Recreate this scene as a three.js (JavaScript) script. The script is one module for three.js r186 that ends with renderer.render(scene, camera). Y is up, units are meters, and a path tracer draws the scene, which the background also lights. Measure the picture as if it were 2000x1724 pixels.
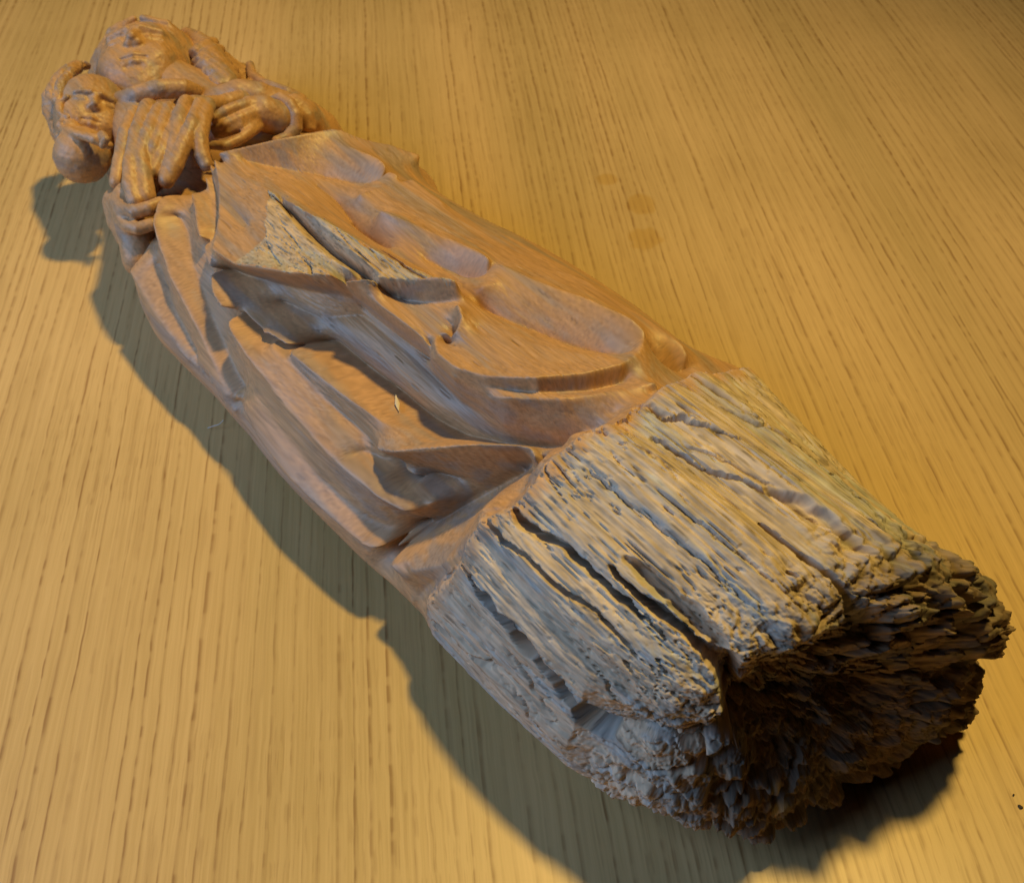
import * as THREE from 'three';
import { RectAreaLightUniformsLib } from 'three/addons/lights/RectAreaLightUniformsLib.js';

// ------------------------------------------------------------------ camera, light, exposure
const scene = new THREE.Scene();
scene.background = new THREE.Color(0x000000);
const CAM_H = 0.30, FPX = 2262, PITCH = Math.PI / 4;      // photograph is 2000 x 1724, principal point in its middle
const camera = new THREE.PerspectiveCamera(2 * Math.atan(862 / FPX) * 180 / Math.PI, 2000 / 1724, 0.02, 30);
camera.position.set(0, CAM_H, 0);
camera.lookAt(0, CAM_H - Math.sin(PITCH), -Math.cos(PITCH));
camera.focus = 0.34; camera.userData.fStop = 30;
const renderer = new THREE.WebGLRenderer({ antialias: true });
renderer.toneMapping = THREE.LinearToneMapping;
renderer.toneMappingExposure = 1.0;
renderer.shadowMap.enabled = true;
RectAreaLightUniformsLib.init();

const LAMP_POS = new THREE.Vector3(0.45, 2.0, -0.92);      // warm globe lamp above the far side of the table
const lampLight = new THREE.SpotLight(new THREE.Color().setRGB(1, 0.70, 0.18), 12.8, 0, 28 * Math.PI / 180, 1, 2);   // shaded: the pool is centred on the near left of the table
lampLight.position.copy(LAMP_POS); lampLight.target.position.set(-0.34, 0, -0.09); lampLight.castShadow = true; lampLight.shadow.radius = 4.2; lampLight.shadow.mapSize.set(2048, 2048);
scene.add(lampLight.target);
scene.add(lampLight);
const WIN_POS = new THREE.Vector3(-0.74, 0.46, -0.13), WIN_W = 0.6, WIN_H = 0.6;   // daylight from a window on the left
const windowLight = new THREE.RectAreaLight(new THREE.Color().setRGB(0.42, 0.67, 1.08), 4.1, WIN_W, WIN_H);
windowLight.position.copy(WIN_POS); windowLight.lookAt(0.0, 0.10, -0.20);
scene.add(windowLight);

// ------------------------------------------------------------------ helpers
function hash3(x, y, z) { let h = Math.imul(x, 374761393) ^ Math.imul(y, 668265263) ^ Math.imul(z, 1440662683); h = Math.imul(h ^ (h >>> 13), 1274126177); h ^= h >>> 16; return (h >>> 0) / 4294967295; }
function noise3(x, y, z) {                                  // value noise, -1..1
  const xi = Math.floor(x), yi = Math.floor(y), zi = Math.floor(z);
  let fx = x - xi, fy = y - yi, fz = z - zi;
  fx = fx * fx * fx * (fx * (fx * 6 - 15) + 10); fy = fy * fy * fy * (fy * (fy * 6 - 15) + 10); fz = fz * fz * fz * (fz * (fz * 6 - 15) + 10);
  const l = (a, b, t) => a + (b - a) * t;
  return 2 * l(l(l(hash3(xi, yi, zi), hash3(xi + 1, yi, zi), fx), l(hash3(xi, yi + 1, zi), hash3(xi + 1, yi + 1, zi), fx), fy),
    l(l(hash3(xi, yi, zi + 1), hash3(xi + 1, yi, zi + 1), fx), l(hash3(xi, yi + 1, zi + 1), hash3(xi + 1, yi + 1, zi + 1), fx), fy), fz) - 1;
}
function fbm(x, y, z, o) { let a = 0, w = 0.5; for (let i = 0; i < o; i++) { a += w * noise3(x, y, z); x = x * 2.03 + 7.1; y = y * 2.03 + 3.7; z = z * 2.03 + 1.3; w *= 0.5; } return a; }
function worley(x, y, z) {                                  // distance to first and second cell point
  const xi = Math.floor(x), yi = Math.floor(y), zi = Math.floor(z); let a = 9, b = 9;
  for (let i = -1; i < 2; i++) for (let j = -1; j < 2; j++) for (let k = -1; k < 2; k++) {
    const X = xi + i, Y = yi + j, Z = zi + k;
    const dx = X + hash3(X, Y, Z) - x, dy = Y + hash3(X + 71, Y, Z) - y, dz = Z + hash3(X, Y + 53, Z) - z, d = dx * dx + dy * dy + dz * dz;
    if (d < a) { b = a; a = d; } else if (d < b) b = d;
  }
  return [Math.sqrt(a), Math.sqrt(b)];
}
function cells(x, y, z) {                                    // random value of the nearest cell, closeness to its border
  const xi = Math.floor(x), yi = Math.floor(y), zi = Math.floor(z); let a = 9, b = 9, h = 0;
  for (let i = -1; i < 2; i++) for (let j = -1; j < 2; j++) for (let k = -1; k < 2; k++) {
    const X = xi + i, Y = yi + j, Z = zi + k, r = hash3(X, Y, Z);
    const dx = X + r - x, dy = Y + hash3(X + 71, Y, Z) - y, dz = Z + hash3(X, Y + 53, Z) - z, d = dx * dx + dy * dy + dz * dz;
    if (d < a) { b = a; a = d; h = hash3(X + 5, Y + 9, Z + 3); } else if (d < b) b = d;
  }
  return [h, Math.sqrt(b) - Math.sqrt(a)];
}
const clamp = (x, a, b) => x < a ? a : x > b ? b : x;
const sst = (a, b, x) => { const t = clamp((x - a) / (b - a), 0, 1); return t * t * (3 - 2 * t); };
const mix = (a, b, t) => a + (b - a) * t;
const SP = Math.sin(PITCH), CP = Math.cos(PITCH);
function ray(px, py) { const u = (px - 1000) / FPX, v = -(py - 862) / FPX; return [u, -SP + v * CP, -(CP + v * SP)]; }
function at(px, py, h) { const d = ray(px, py), t = (h - CAM_H) / d[1]; return new THREE.Vector3(d[0] * t, h, d[2] * t); }
// the carving's own frame: s runs along the log towards its broken end, t across it, y up
const AX = 0.61, AZ = 0.7924, OX = -0.1285, OZ = -0.435, YC = 0.035;
const toST = (x, z) => [(x - OX) * AX + (z - OZ) * AZ, (x - OX) * AZ - (z - OZ) * AX];
const fromST = (s, t) => [OX + s * AX + t * AZ, OZ + s * AZ - t * AX];
//LIB_END

// ------------------------------------------------------------------ the table top
const TABLE = { x0: -0.62, x1: 0.62, z0: -1.05, z1: 0.25 };
const GRAIN = 5.9 * Math.PI / 180;                           // grain runs 5.9 degrees off the depth direction
const grainUV = (x, z) => [x * Math.cos(GRAIN) - z * Math.sin(GRAIN) + 0.20, -z * Math.cos(GRAIN) - x * Math.sin(GRAIN) - 0.06];
const STAINS = [[1185, 350, 0.0052], [1252, 400, 0.0075], [1262, 466, 0.0080]].map(([x, y, r]) => { const p = at(x, y, 0), q = grainUV(p.x, p.z); return [q[0] > 0.42 ? 0.84 - q[0] : q[0], q[1] > 0.7 ? 1.4 - q[1] : q[1], r]; });   // the texture mirrors at 0.42 m and 0.7 m
function tableTexture() {
  const N = 2048, M = 1280, W = 0.42, L = 0.7;                // metres covered by one repeat: across and along the grain
  const col = new Uint8Array(N * M * 4), rgh = new Uint8Array(N * M * 4);
  // growth-ring lines: positions across the grain with their own darkness
  const lines = []; let q = 0, k = 0;
  while (q < W) { const g = 0.0044 + 0.0018 * noise3(q * 11, 0.5, 3) + 0.0026 * (hash3(k, 5, 1) - 0.5); lines.push([q, 0.40 + 0.60 * hash3(k, 9, 2), 0.00022 + 0.00030 * hash3(k, 3, 7)]); q += g; k++; }
  const dark = new Float32Array(N);
  for (let j = 0; j < M; j++) {
    const v = j / M * L;
    for (let i = 0; i < N; i++) {
      const u0 = i / N * W;
      const u = u0 + 0.0013 * noise3(u0 * 22, v * 4.0, 1.7) + 0.00045 * noise3(u0 * 60, v * 24, 4.1) + 0.00022 * noise3(u0 * 300, v * 160, 6.3);
      // nearest line to the left of u
      let lo = 0, hi = lines.length - 1; while (lo < hi) { const m = (lo + hi + 1) >> 1; if (lines[m][0] <= u) lo = m; else hi = m - 1; }
      let e = 0;
      for (let m = lo; m <= Math.min(lo + 1, lines.length - 1); m++) {
        const [lp, ld, lw] = lines[m]; const x = u - lp;
        const pores = (0.35 + 0.75 * sst(-0.5, 0.4, noise3(m * 1.37, v * 7, 5.5))) * (0.5 + 0.65 * sst(-0.3, 0.4, noise3(m * 7.3, v * 300, 2.2) * 0.7 + 0.5 * noise3(m * 3.1, v * 110, 8)));
        const w = x < 0 ? lw * 0.6 : lw * 1.9;
        e = Math.max(e, ld * pores * Math.exp(-(x * x) / (w * w)));
      }
      const fine = noise3(u * 3600, v * 60, 3) * 0.6 + noise3(u * 1500, v * 24, 9) * 0.6;
      const dash = sst(0.40, 0.85, noise3(u * 2600, v * 120, 31)) * sst(-0.4, 0.5, noise3(u * 40, v * 12, 17)) + 0.6 * sst(0.45, 0.8, noise3(u * 900, v * 34, 12));
      const broad = fbm(u * 26, v * 2.2, 11, 3), patchy = fbm(u * 8, v * 9, 21, 3);
      let r = 0.575 + 0.045 * fine + 0.10 * broad + 0.06 * patchy, g = 0.388 + 0.035 * fine + 0.06 * broad + 0.04 * patchy, b = 0.168 + 0.02 * fine + 0.035 * broad + 0.025 * patchy;
      const de = clamp(e * 0.78 + dash * 0.22, 0, 0.8);
      r *= 1 - 0.60 * de; g *= 1 - 0.72 * de; b *= 1 - 0.82 * de;
      let stain = 0;                                           // three old ring-shaped drips
      for (const [su, sv, sr] of STAINS) { const dd = Math.hypot(u0 - su, (v - sv) * 0.9) / (sr * (1 + 0.25 * noise3(u0 * 300, v * 300, su * 90))); stain = Math.max(stain, 0.75 * (1 - sst(0.55, 1.05, dd)) + 0.35 * Math.exp(-((dd - 0.85) * (dd - 0.85)) / 0.02)); }
      r *= 1 - 0.10 * stain; g *= 1 - 0.20 * stain; b *= 1 - 0.50 * stain;
      const o = (j * N + i) * 4, G = x => Math.round(255 * (x <= 0.0031308 ? 12.92 * x : 1.055 * Math.pow(clamp(x, 0, 1), 1 / 2.4) - 0.055));
      col[o] = G(r); col[o + 1] = G(g); col[o + 2] = G(b); col[o + 3] = 255;
      const ro = clamp(0.42 + 0.10 * patchy + 0.12 * de + 0.03 * fine, 0.05, 1) * 255; rgh[o] = ro; rgh[o + 1] = ro; rgh[o + 2] = ro; rgh[o + 3] = 255;
    }
  }
  const mk = (d, srgb) => { const t = new THREE.DataTexture(d, N, M); if (srgb) t.colorSpace = THREE.SRGBColorSpace; t.wrapS = t.wrapT = THREE.MirroredRepeatWrapping; t.magFilter = THREE.LinearFilter; t.minFilter = THREE.LinearMipmapLinearFilter; t.generateMipmaps = true; t.anisotropy = 8; t.needsUpdate = true; return t; };
  return { map: mk(col, true), rough: mk(rgh, false), W, L };
}
{
  const tx = tableTexture();
  const g = new THREE.BoxGeometry(TABLE.x1 - TABLE.x0, 0.028, TABLE.z1 - TABLE.z0);
  g.translate((TABLE.x0 + TABLE.x1) / 2, -0.014, (TABLE.z0 + TABLE.z1) / 2);
  const p = g.attributes.position, uv = g.attributes.uv;
  for (let i = 0; i < p.count; i++) { const [a, b] = grainUV(p.getX(i), p.getZ(i)), y = p.getY(i); uv.setXY(i, (a + y) / tx.W, (b + y) / tx.L); }
  const m = new THREE.MeshPhysicalMaterial({ map: tx.map, roughnessMap: tx.rough, roughness: 1, metalness: 0, clearcoat: 0.12, clearcoatRoughness: 0.35 });
  const t = new THREE.Mesh(g, m); t.name = 'table_top'; t.receiveShadow = t.castShadow = true;
  t.userData = { kind: 'structure', label: 'varnished pale ash table top with straight dark grain lines', category: 'table' };
  scene.add(t);
}

// ------------------------------------------------------------------ the carved log: hull
// widest left point, widest right point and top height of the uncut log, along s
const SEC = [ // s, tL, hL, tR, hR, hTop
  [-0.06, -0.030, 0.018, 0.040, 0.018, 0.028], [-0.02, -0.038, 0.022, 0.050, 0.022, 0.036], [0.015, -0.052, 0.030, 0.0585, 0.028, 0.048], [0.036, -0.0600, 0.033, 0.0635, 0.033, 0.0615], [0.07, -0.069, 0.028, 0.0665, 0.035, 0.068],
  [0.092, -0.068, 0.0265, 0.0575, 0.036, 0.0705], [0.12, -0.0655, 0.025, 0.0585, 0.038, 0.073], [0.16, -0.0655, 0.021, 0.0655, 0.040, 0.0765], [0.20, -0.063, 0.020, 0.0675, 0.040, 0.079], [0.235, -0.057, 0.018, 0.066, 0.041, 0.081],
  [0.25, -0.0585, 0.020, 0.066, 0.044, 0.082], [0.28, -0.058, 0.022, 0.0585, 0.044, 0.084], [0.31, -0.054, 0.023, 0.0535, 0.040, 0.085], [0.34, -0.044, 0.024, 0.0565, 0.034, 0.085], [0.37, -0.038, 0.024, 0.066, 0.030, 0.084]];
const SC = 0.30, S0 = -0.045, NT_TAB = 360;
const cat = (a, b, c, d, t) => 0.5 * (2 * b + (c - a) * t + (2 * a - 5 * b + 4 * c - d) * t * t + (3 * b - a - 3 * c + d) * t * t * t);
function secAt(s) {
  let i = 0; while (i < SEC.length - 2 && SEC[i + 1][0] < s) i++;
  const t = clamp((s - SEC[i][0]) / (SEC[i + 1][0] - SEC[i][0]), 0, 1), a = SEC[Math.max(i - 1, 0)], b = SEC[i], c = SEC[i + 1], d = SEC[Math.min(i + 2, SEC.length - 1)];
  return [1, 2, 3, 4, 5].map(k => cat(a[k], b[k], c[k], d[k], t));
}
function secRadii(s) {                                       // radius from (t 0, y YC) for NT_TAB angles, angle 0 = up, positive to +t
  const [tL, hL, tR, hR, hT] = secAt(s), xc = (tL + tR) / 2, w = (tR - tL) / 2, poly = [];
  const n = 150, pL = mix(0.92, 1.75, sst(0.02, 0.07, s) * (1 - sst(0.205, 0.245, s))), pR = mix(0.92, 1.35, sst(0.02, 0.07, s) * (1 - sst(0.22, 0.25, s)));
  for (let i = 0; i <= n; i++) { const a = Math.PI * i / n, q = -Math.cos(a), sn = Math.sin(a), he = mix(hL, hR, (q + 1) / 2); poly.push([xc + w * q, he + (hT - he) * Math.pow(sn, q < 0 ? pL : pR)]); }
  for (let i = 1; i < n; i++) { const a = Math.PI * i / n, q = Math.cos(a), sn = Math.sin(a), he = mix(hL, hR, (q + 1) / 2); poly.push([xc + w * Math.sign(q) * Math.pow(Math.abs(q), 1.1), he - (he - 0.0006) * Math.pow(sn, 0.7)]); }
  const out = new Float32Array(NT_TAB); const ang = poly.map(p => Math.atan2(p[0], p[1] - YC)), rad = poly.map(p => Math.hypot(p[0], p[1] - YC));
  const N = poly.length;
  for (let i = 0; i < N; i++) {
    let a = ang[i], b = ang[(i + 1) % N]; if (b < a - Math.PI) b += 2 * Math.PI; if (b < a) continue;
    const k0 = Math.ceil((a + Math.PI) / (2 * Math.PI) * NT_TAB), k1 = Math.floor((b + Math.PI) / (2 * Math.PI) * NT_TAB);
    for (let k = k0; k <= k1; k++) { const th = k / NT_TAB * 2 * Math.PI - Math.PI, f = b > a ? (th - a) / (b - a) : 0; out[((k % NT_TAB) + NT_TAB) % NT_TAB] = mix(rad[i], rad[(i + 1) % N], f); }
  }
  return out;
}
const NS_TAB = 200, S_MAX = 0.37, TAB = []; for (let i = 0; i <= NS_TAB; i++) TAB.push(secRadii(mix(-0.06, S_MAX, i / NS_TAB)));
function sideR(s, th) {
  const fi = clamp((s + 0.06) / (S_MAX + 0.06), 0, 1) * NS_TAB, i = Math.min(Math.floor(fi), NS_TAB - 1), a = fi - i;
  const fk = (th + Math.PI) / (2 * Math.PI) * NT_TAB, k = Math.floor(fk), b = fk - k, k0 = ((k % NT_TAB) + NT_TAB) % NT_TAB, k1 = (k0 + 1) % NT_TAB;
  return mix(mix(TAB[i][k0], TAB[i][k1], b), mix(TAB[i + 1][k0], TAB[i + 1][k1], b), a);
}
function endLen(th) { const c = Math.cos(th), sn = Math.sin(th); return 0.0485 + 0.013 * Math.max(sn, 0) + 0.010 * Math.max(-c, 0) - 0.012 * Math.max(-sn, 0) * sst(-0.5, 0.6, c + 0.3); }
function hullR(row, th) {                                    // row.phi > 0 on the broken end
  if (row.phi <= 0) return sideR(row.s, th);
  const c = Math.cos(row.phi), sn = Math.sin(row.phi), L = mix(endLen(th), 0.054, sst(0.75, 1.45, row.phi)), rs = sideR(SC + L * Math.min(1, Math.tan(row.phi) * 0.9), th);
  return Math.pow(Math.pow(c / rs, 9) + Math.pow(sn / L, 9), -1 / 9);
}
// grid rows and columns
const ROWS = [], COLS = [];
{ const nS = 760, nC = 270; for (let i = 0; i < nS; i++) ROWS.push({ s: mix(S0, SC, i / nS), phi: 0 }); for (let i = 0; i <= nC; i++) ROWS.push({ s: SC, phi: Math.PI / 2 * 0.9995 * i / nC }); ROWS.nS = nS; ROWS.nC = nC; }
{ const nA = 640, nB = 170, A = 128 * Math.PI / 180; for (let i = 0; i <= nA; i++) COLS.push(-A + 2 * A * i / nA); for (let i = 1; i < nB; i++) COLS.push(A + (2 * Math.PI - 2 * A) * i / nB); COLS.nA = nA; COLS.A = A; }
const NV = ROWS.length, NT = COLS.length;
function rowOf(s, rho) { if (s <= SC) return (s - S0) / (SC - S0) * ROWS.nS; return ROWS.nS + Math.atan2(s - SC, rho) / (Math.PI / 2 * 0.9995) * ROWS.nC; }
function colOf(th) { return (th + COLS.A) / (2 * COLS.A) * COLS.nA; }
function locate(x, y, z) {                                   // world point -> row, column, radius, hull radius
  const [s, t] = toST(x, z), rho = Math.hypot(t, y - YC), th = Math.atan2(t, y - YC);
  const R = { s: Math.min(s, SC), phi: s > SC ? Math.atan2(s - SC, rho) : 0 };
  return { r: s > SC ? Math.hypot(rho, s - SC) : rho, R: hullR(R, th), row: rowOf(s, rho), col: colOf(th), th, s };
}
function hit(px, py, d) {                                    // pixel + depth below the hull (mm) -> place on the log
  const v = ray(px, py), D = d / 1000; let a = 0.15, prev = null;
  for (; a < 0.75; a += 0.0008) { const q = locate(v[0] * a, CAM_H + v[1] * a, v[2] * a); if (q.r < q.R + D) break; }
  if (a >= 0.75) { let best = 9, ba = 0.3; for (a = 0.2; a < 0.7; a += 0.0008) { const q = locate(v[0] * a, CAM_H + v[1] * a, v[2] * a), e = q.r - q.R - D; if (e < best) { best = e; ba = a; } } return Object.assign(locate(v[0] * ba, CAM_H + v[1] * ba, v[2] * ba), { a: ba }); }
  let lo = a - 0.0008, hi = a;
  for (let i = 0; i < 14; i++) { const m = (lo + hi) / 2, q = locate(v[0] * m, CAM_H + v[1] * m, v[2] * m); if (q.r < q.R + D) hi = m; else lo = m; }
  return Object.assign(locate(v[0] * hi, CAM_H + v[1] * hi, v[2] * hi), { a: hi });
}
function reach(px, py, v) {                                  // distance along the camera ray for a height, a depth or a place along the log
  const r = ray(px, py);
  if (v > 200) { const k = (r[0] * AX + r[2] * AZ), o = (0 - OX) * AX + (0 - OZ) * AZ; return (v / 1000 - o) / k; }
  if (v > 0) return (v / 1000 - CAM_H) / r[1];
  const q = hit(px, py, v); return q.a;
}
//HULL_END

// ------------------------------------------------------------------ carved relief: lines of the photograph, each point with its height above the table in mm
// (0 or less: depth in mm below the uncut log; over 200: distance in mm along the log)
const RELIEF = [
  // mantle flap at her right side
  [250, 530, 32, 300, 600, 29.5, 350, 680, 26, 400, 745, 23.5, 440, 795, 22],
  [308, 515, 36, 345, 610, 30.5, 395, 700, 25.5, 435, 765, 23, 455, 805, 22],
  [330, 375, 52, 318, 430, 48, 320, 480, 44, 337, 540, 41, 377, 620, 36.5, 420, 705, 31, 450, 770, 26.5],
  [240, 455, 30, 262, 482, 29, 290, 478, 31],
  // long tube folds
  [352, 420, 48, 372, 520, 43, 410, 620, 36.5, 460, 720, 30, 520, 810, 25.5],
  [385, 380, 56, 395, 460, 54, 430, 570, 49, 490, 690, 43, 560, 790, 39.5, 640, 880, 38.5, 740, 965, 38, 800, 998, 38],
  [500, 780, 33, 560, 855, 31, 620, 930, 29, 700, 1000, 28, 760, 1036, 27],
  [410, 350, 57, 414, 450, 54, 418, 540, 47],
  [430, 322, 61, 432, 420, 61, 426, 488, 58.5], [421, 325, 57, 423, 420, 56, 414, 500, 49],
  [426, 490, 58, 470, 518, 60, 530, 530, 64, 600, 545, 67.5, 680, 552, 71, 735, 553, 73, 800, 553, 75, 860, 553, 77, 892, 560, 77],
  [424, 515, 48, 465, 537, 50, 530, 550, 55, 600, 565, 59, 680, 571, 64, 735, 565, 69, 790, 578, 70, 840, 588, 72, 900, 588, 74],
  [430, 535, 46, 460, 575, 45, 520, 630, 44.5, 590, 668, 45],
  [440, 565, 46, 487, 620, 46.5, 550, 680, 46.5, 620, 765, 44.5, 672, 818, 43, 742, 878, 43.5],
  [520, 645, 47.5, 600, 700, 48.5, 690, 770, 48.5, 760, 820, 49.5, 840, 855, 52],
  [742, 874, 45.5, 790, 878, 50, 850, 873, 55, 940, 872, 61, 1040, 876, 67],
  [760, 892, 42, 810, 925, 39, 870, 935, 42, 930, 938, 48, 1010, 907, 59],
  [738, 1062, 21.8, 800, 1046, 23.5, 860, 1020, 29, 930, 975, 41, 1000, 925, 54, 1035, 895, 61],
  [850, 978, 41, 812, 1008, 34], [866, 992, 30, 824, 1024, 24],
  [700, 882, 39.5, 770, 912, 40.5, 835, 952, 41],
  [470, 778, 25, 520, 860, 22.3, 580, 932, 21.2, 650, 994, 21.2, 735, 1060, 21.5],
  [455, 775, 27, 500, 852, 25, 560, 935, 24.5, 640, 1010, 24.5, 720, 1080, 24, 790, 1130, 24],
  [762, 1096, 24.3, 830, 1090, 32, 890, 1064, 43.5, 922, 1034, 51],
  [800, 1116, 27.5, 860, 1105, 39, 895, 1082, 48.5, 912, 1052, 55],
  [802, 1176, 17, 830, 1152, 22, 860, 1130, 32],
  [1045, 885, 69, 1035, 920, 66, 1020, 960, 65, 985, 990, 63, 960, 1008, 62], [1062, 897, 65, 1052, 925, 62],
  [1092, 874, 71, 1142, 851, 72.5, 1202, 820, 75, 1240, 792, 78],
  // valley and the wall that rises from it to the mantle
  [540, 590, 49, 620, 620, 52],
  [595, 672, 45, 640, 668, 46.5, 700, 718, 46.5, 770, 768, 46.5, 830, 818, 47.5, 900, 850, 50.5, 980, 863, 56.5, 1080, 861, 62.5, 1140, 848, 68],
  [640, 620, 53, 700, 610, 58, 760, 660, 57.5, 830, 720, 57, 900, 785, 58, 980, 826, 62.5, 1080, 836, 67, 1170, 824, 72],
  [705, 572, 68, 760, 612, 68, 810, 650, 67.5, 845, 680, 67], [700, 590, 61, 750, 632, 60, 800, 670, 60, 838, 697, 60],
  // mantle hem with its curl
  [895, 600, 75.5, 902, 625, 75, 888, 650, 73, 858, 652, 70, 852, 672, 69.5, 862, 700, 69.5, 900, 728, 70.5, 960, 742, 72.5, 1050, 748, 76, 1150, 735, 77, 1215, 718, 77, 1245, 690, 75.5, 1254, 664, 74.5],
  [842, 672, 66.5, 848, 702, 66.3, 893, 745, 67.3, 953, 760, 69.8, 1050, 767, 73, 1150, 754, 74, 1224, 736, 74],
  [897, 645, 70, 890, 662, 69, 872, 670, 68],
  [930, 640, 73.5, 1000, 690, 75, 1100, 710, 76, 1180, 700, 76],
  [960, 780, 68, 1000, 784, 70.5, 1100, 783, 74, 1200, 763, 76.5, 1290, 745, 77.5],
  [985, 804, 66.5, 1100, 809, 71, 1200, 797, 75, 1248, 786, 78],
  [935, 590, 70, 1000, 620, 70.5, 1100, 655, 70.5, 1180, 680, 71, 1225, 690, 73],
  [945, 622, 73.5, 1040, 672, 75, 1150, 697, 76],
  [870, 470, 72, 960, 515, 74, 1060, 562, 75, 1150, 597, 75.5, 1225, 635, 75.5, 1254, 660, 75],
  [830, 500, 68.5, 900, 527, 68.5, 955, 543, 69.5], [968, 538, 73.5, 968, 556, 73.5, 940, 562, 73],
  [920, 450, 68, 1050, 510, 68, 1150, 555, 69, 1250, 620, 69, 1330, 680, 68.5],
  [1266, 692, 67.5, 1300, 714, 65.5, 1345, 734, 64.5], [1300, 662, 68.8, 1340, 691, 68.3, 1386, 728, 67.5],
  // lap patch edges and the slopes beside it
  [515, 368, 66.5, 560, 395, 68.5, 640, 440, 72, 700, 475, 74, 760, 510, 75, 830, 545, 76, 892, 560, 77],
  [560, 376, 67, 650, 426, 68, 730, 474, 68.5, 800, 506, 68.5, 870, 546, 70, 908, 582, 71.5],
  [515, 372, 66.5, 520, 420, 67, 515, 455, 65.5, 470, 515, 60],
  [550, 392, 66, 580, 425, 66, 605, 455, 66.5, 650, 497, 67.5, 700, 532, 68.5, 733, 551, 69], [575, 398, 69, 625, 440, 71, 690, 500, 73, 742, 542, 73.5], [545, 400, 68, 595, 460, 69.5, 643, 502, 71, 690, 534, 72],
  [450, 400, 62, 480, 440, 62.5], [460, 340, 63, 500, 360, 65],
  // upper drape on her left
  [435, 312, 61, 500, 300, 63, 560, 287, 64.5, 640, 270, 63.5, 760, 290, 60, 812, 312, 57],
  [480, 320, 61, 560, 328, 60.3, 640, 335, 60.3, 700, 348, 61.5, 770, 360, 63.5],
  [640, 280, 63.5, 690, 298, 65, 730, 320, 66, 775, 348, 66],
  [620, 362, 61, 665, 392, 61, 700, 445, 62.5, 760, 480, 66],
  [700, 385, 66, 740, 370, 66.5, 770, 366, 66.5], [740, 420, 70, 800, 440, 71, 860, 465, 71.5], [800, 355, 65, 862, 398, 66],
];
const BEHIND = [[330, 372, 52, 385, 360, 56, 425, 318, 60, 435, 312, 61, 500, 300, 63, 560, 287, 64.5, 640, 270, 63.5]];   // edges that drop away towards the arms
const END = [
  [1120, 1440, -1, 1150, 1465, -2],
  [1190, 1365, -1, 1240, 1385, -1, 1300, 1402, -1, 1360, 1408, -1, 1408, 1400, -1, 1410, 1360, -1, 1400, 1320, -1],
  [1195, 1388, -8, 1240, 1408, -9, 1300, 1425, -9, 1360, 1430, -9, 1428, 1415, -9, 1432, 1360, -9, 1422, 1322, -8],
  [1400, 1285, -1, 1450, 1290, -.5, 1520, 1270, 0, 1590, 1255, 0, 1600, 1220, 0, 1640, 1195, -1, 1670, 1170, -1],
  [1425, 1312, -8, 1460, 1312, -9, 1530, 1292, -9, 1605, 1277, -8, 1630, 1242, -8, 1662, 1212, -8, 1692, 1188, -7],
  [1690, 1150, -1, 1740, 1140, 0, 1800, 1115, 0, 1808, 1100, 0], [1700, 1168, -5, 1745, 1158, -5, 1808, 1134, -6],
  [1730, 1182, -1, 1790, 1167, -.5, 1812, 1172, -1, 1805, 1205, -1, 1760, 1215, -1], [1720, 1220, -6, 1770, 1232, -6, 1818, 1224, -6],
  [1820, 1085, 0, 1838, 1092, 0], [1832, 1150, -8, 1842, 1200, -8, 1830, 1240, -8],
  [1870, 1165, -1, 1920, 1210, 0, 1950, 1245, 0, 1945, 1285, 0, 1900, 1270, 0, 1890, 1240, 0, 1850, 1230, -1], [1880, 1289, -6, 1925, 1312, -6],
  [1870, 1360, 0, 1905, 1390, 0, 1895, 1410, 0, 1850, 1400, 0, 1820, 1420, 0, 1810, 1395, -1],
  [1620, 1300, -5, 1700, 1290, -4, 1780, 1290, -3], [1630, 1335, -2.5, 1700, 1335, -2, 1790, 1312, -2], [1640, 1358, -7, 1720, 1353, -7, 1800, 1337, -6],
  [1480, 1340, -8, 1500, 1400, -9, 1560, 1380, -8, 1600, 1420, -7],
  [1650, 1420, -2, 1740, 1430, -2, 1700, 1480, -2, 1620, 1460, -4, 1560, 1500, -5],
  [1200, 1440, -5, 1280, 1450, -5, 1360, 1460, -5, 1420, 1450, -4], [1380, 1470, -1, 1430, 1455, -.5, 1460, 1495, 0, 1450, 1530, -1, 1370, 1515, -1],
  [1200, 1500, -1, 1300, 1560, -1, 1400, 1600, -1, 1440, 1615, -1], [1472, 1520, -6, 1482, 1580, -6],
];
const EDGE = [832, 1192, 0, 850, 1160, -.5, 872, 1135, 0, 900, 1100, 0, 912, 1060, -.5, 940, 1015, 0, 985, 1000, -1, 1005, 985, 0, 1040, 945, 0, 1080, 892, 0, 1130, 858, 0, 1200, 828, 0, 1250, 795, 0, 1262, 785, -1, 1300, 760, -2.5, 1345, 745, -4, 1400, 738, -3.5, 1460, 732, -3];
const PATCH = [515, 368, 640, 440, 760, 510, 890, 560, 860, 553, 735, 553, 600, 545, 470, 518, 515, 455, 520, 420];

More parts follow.
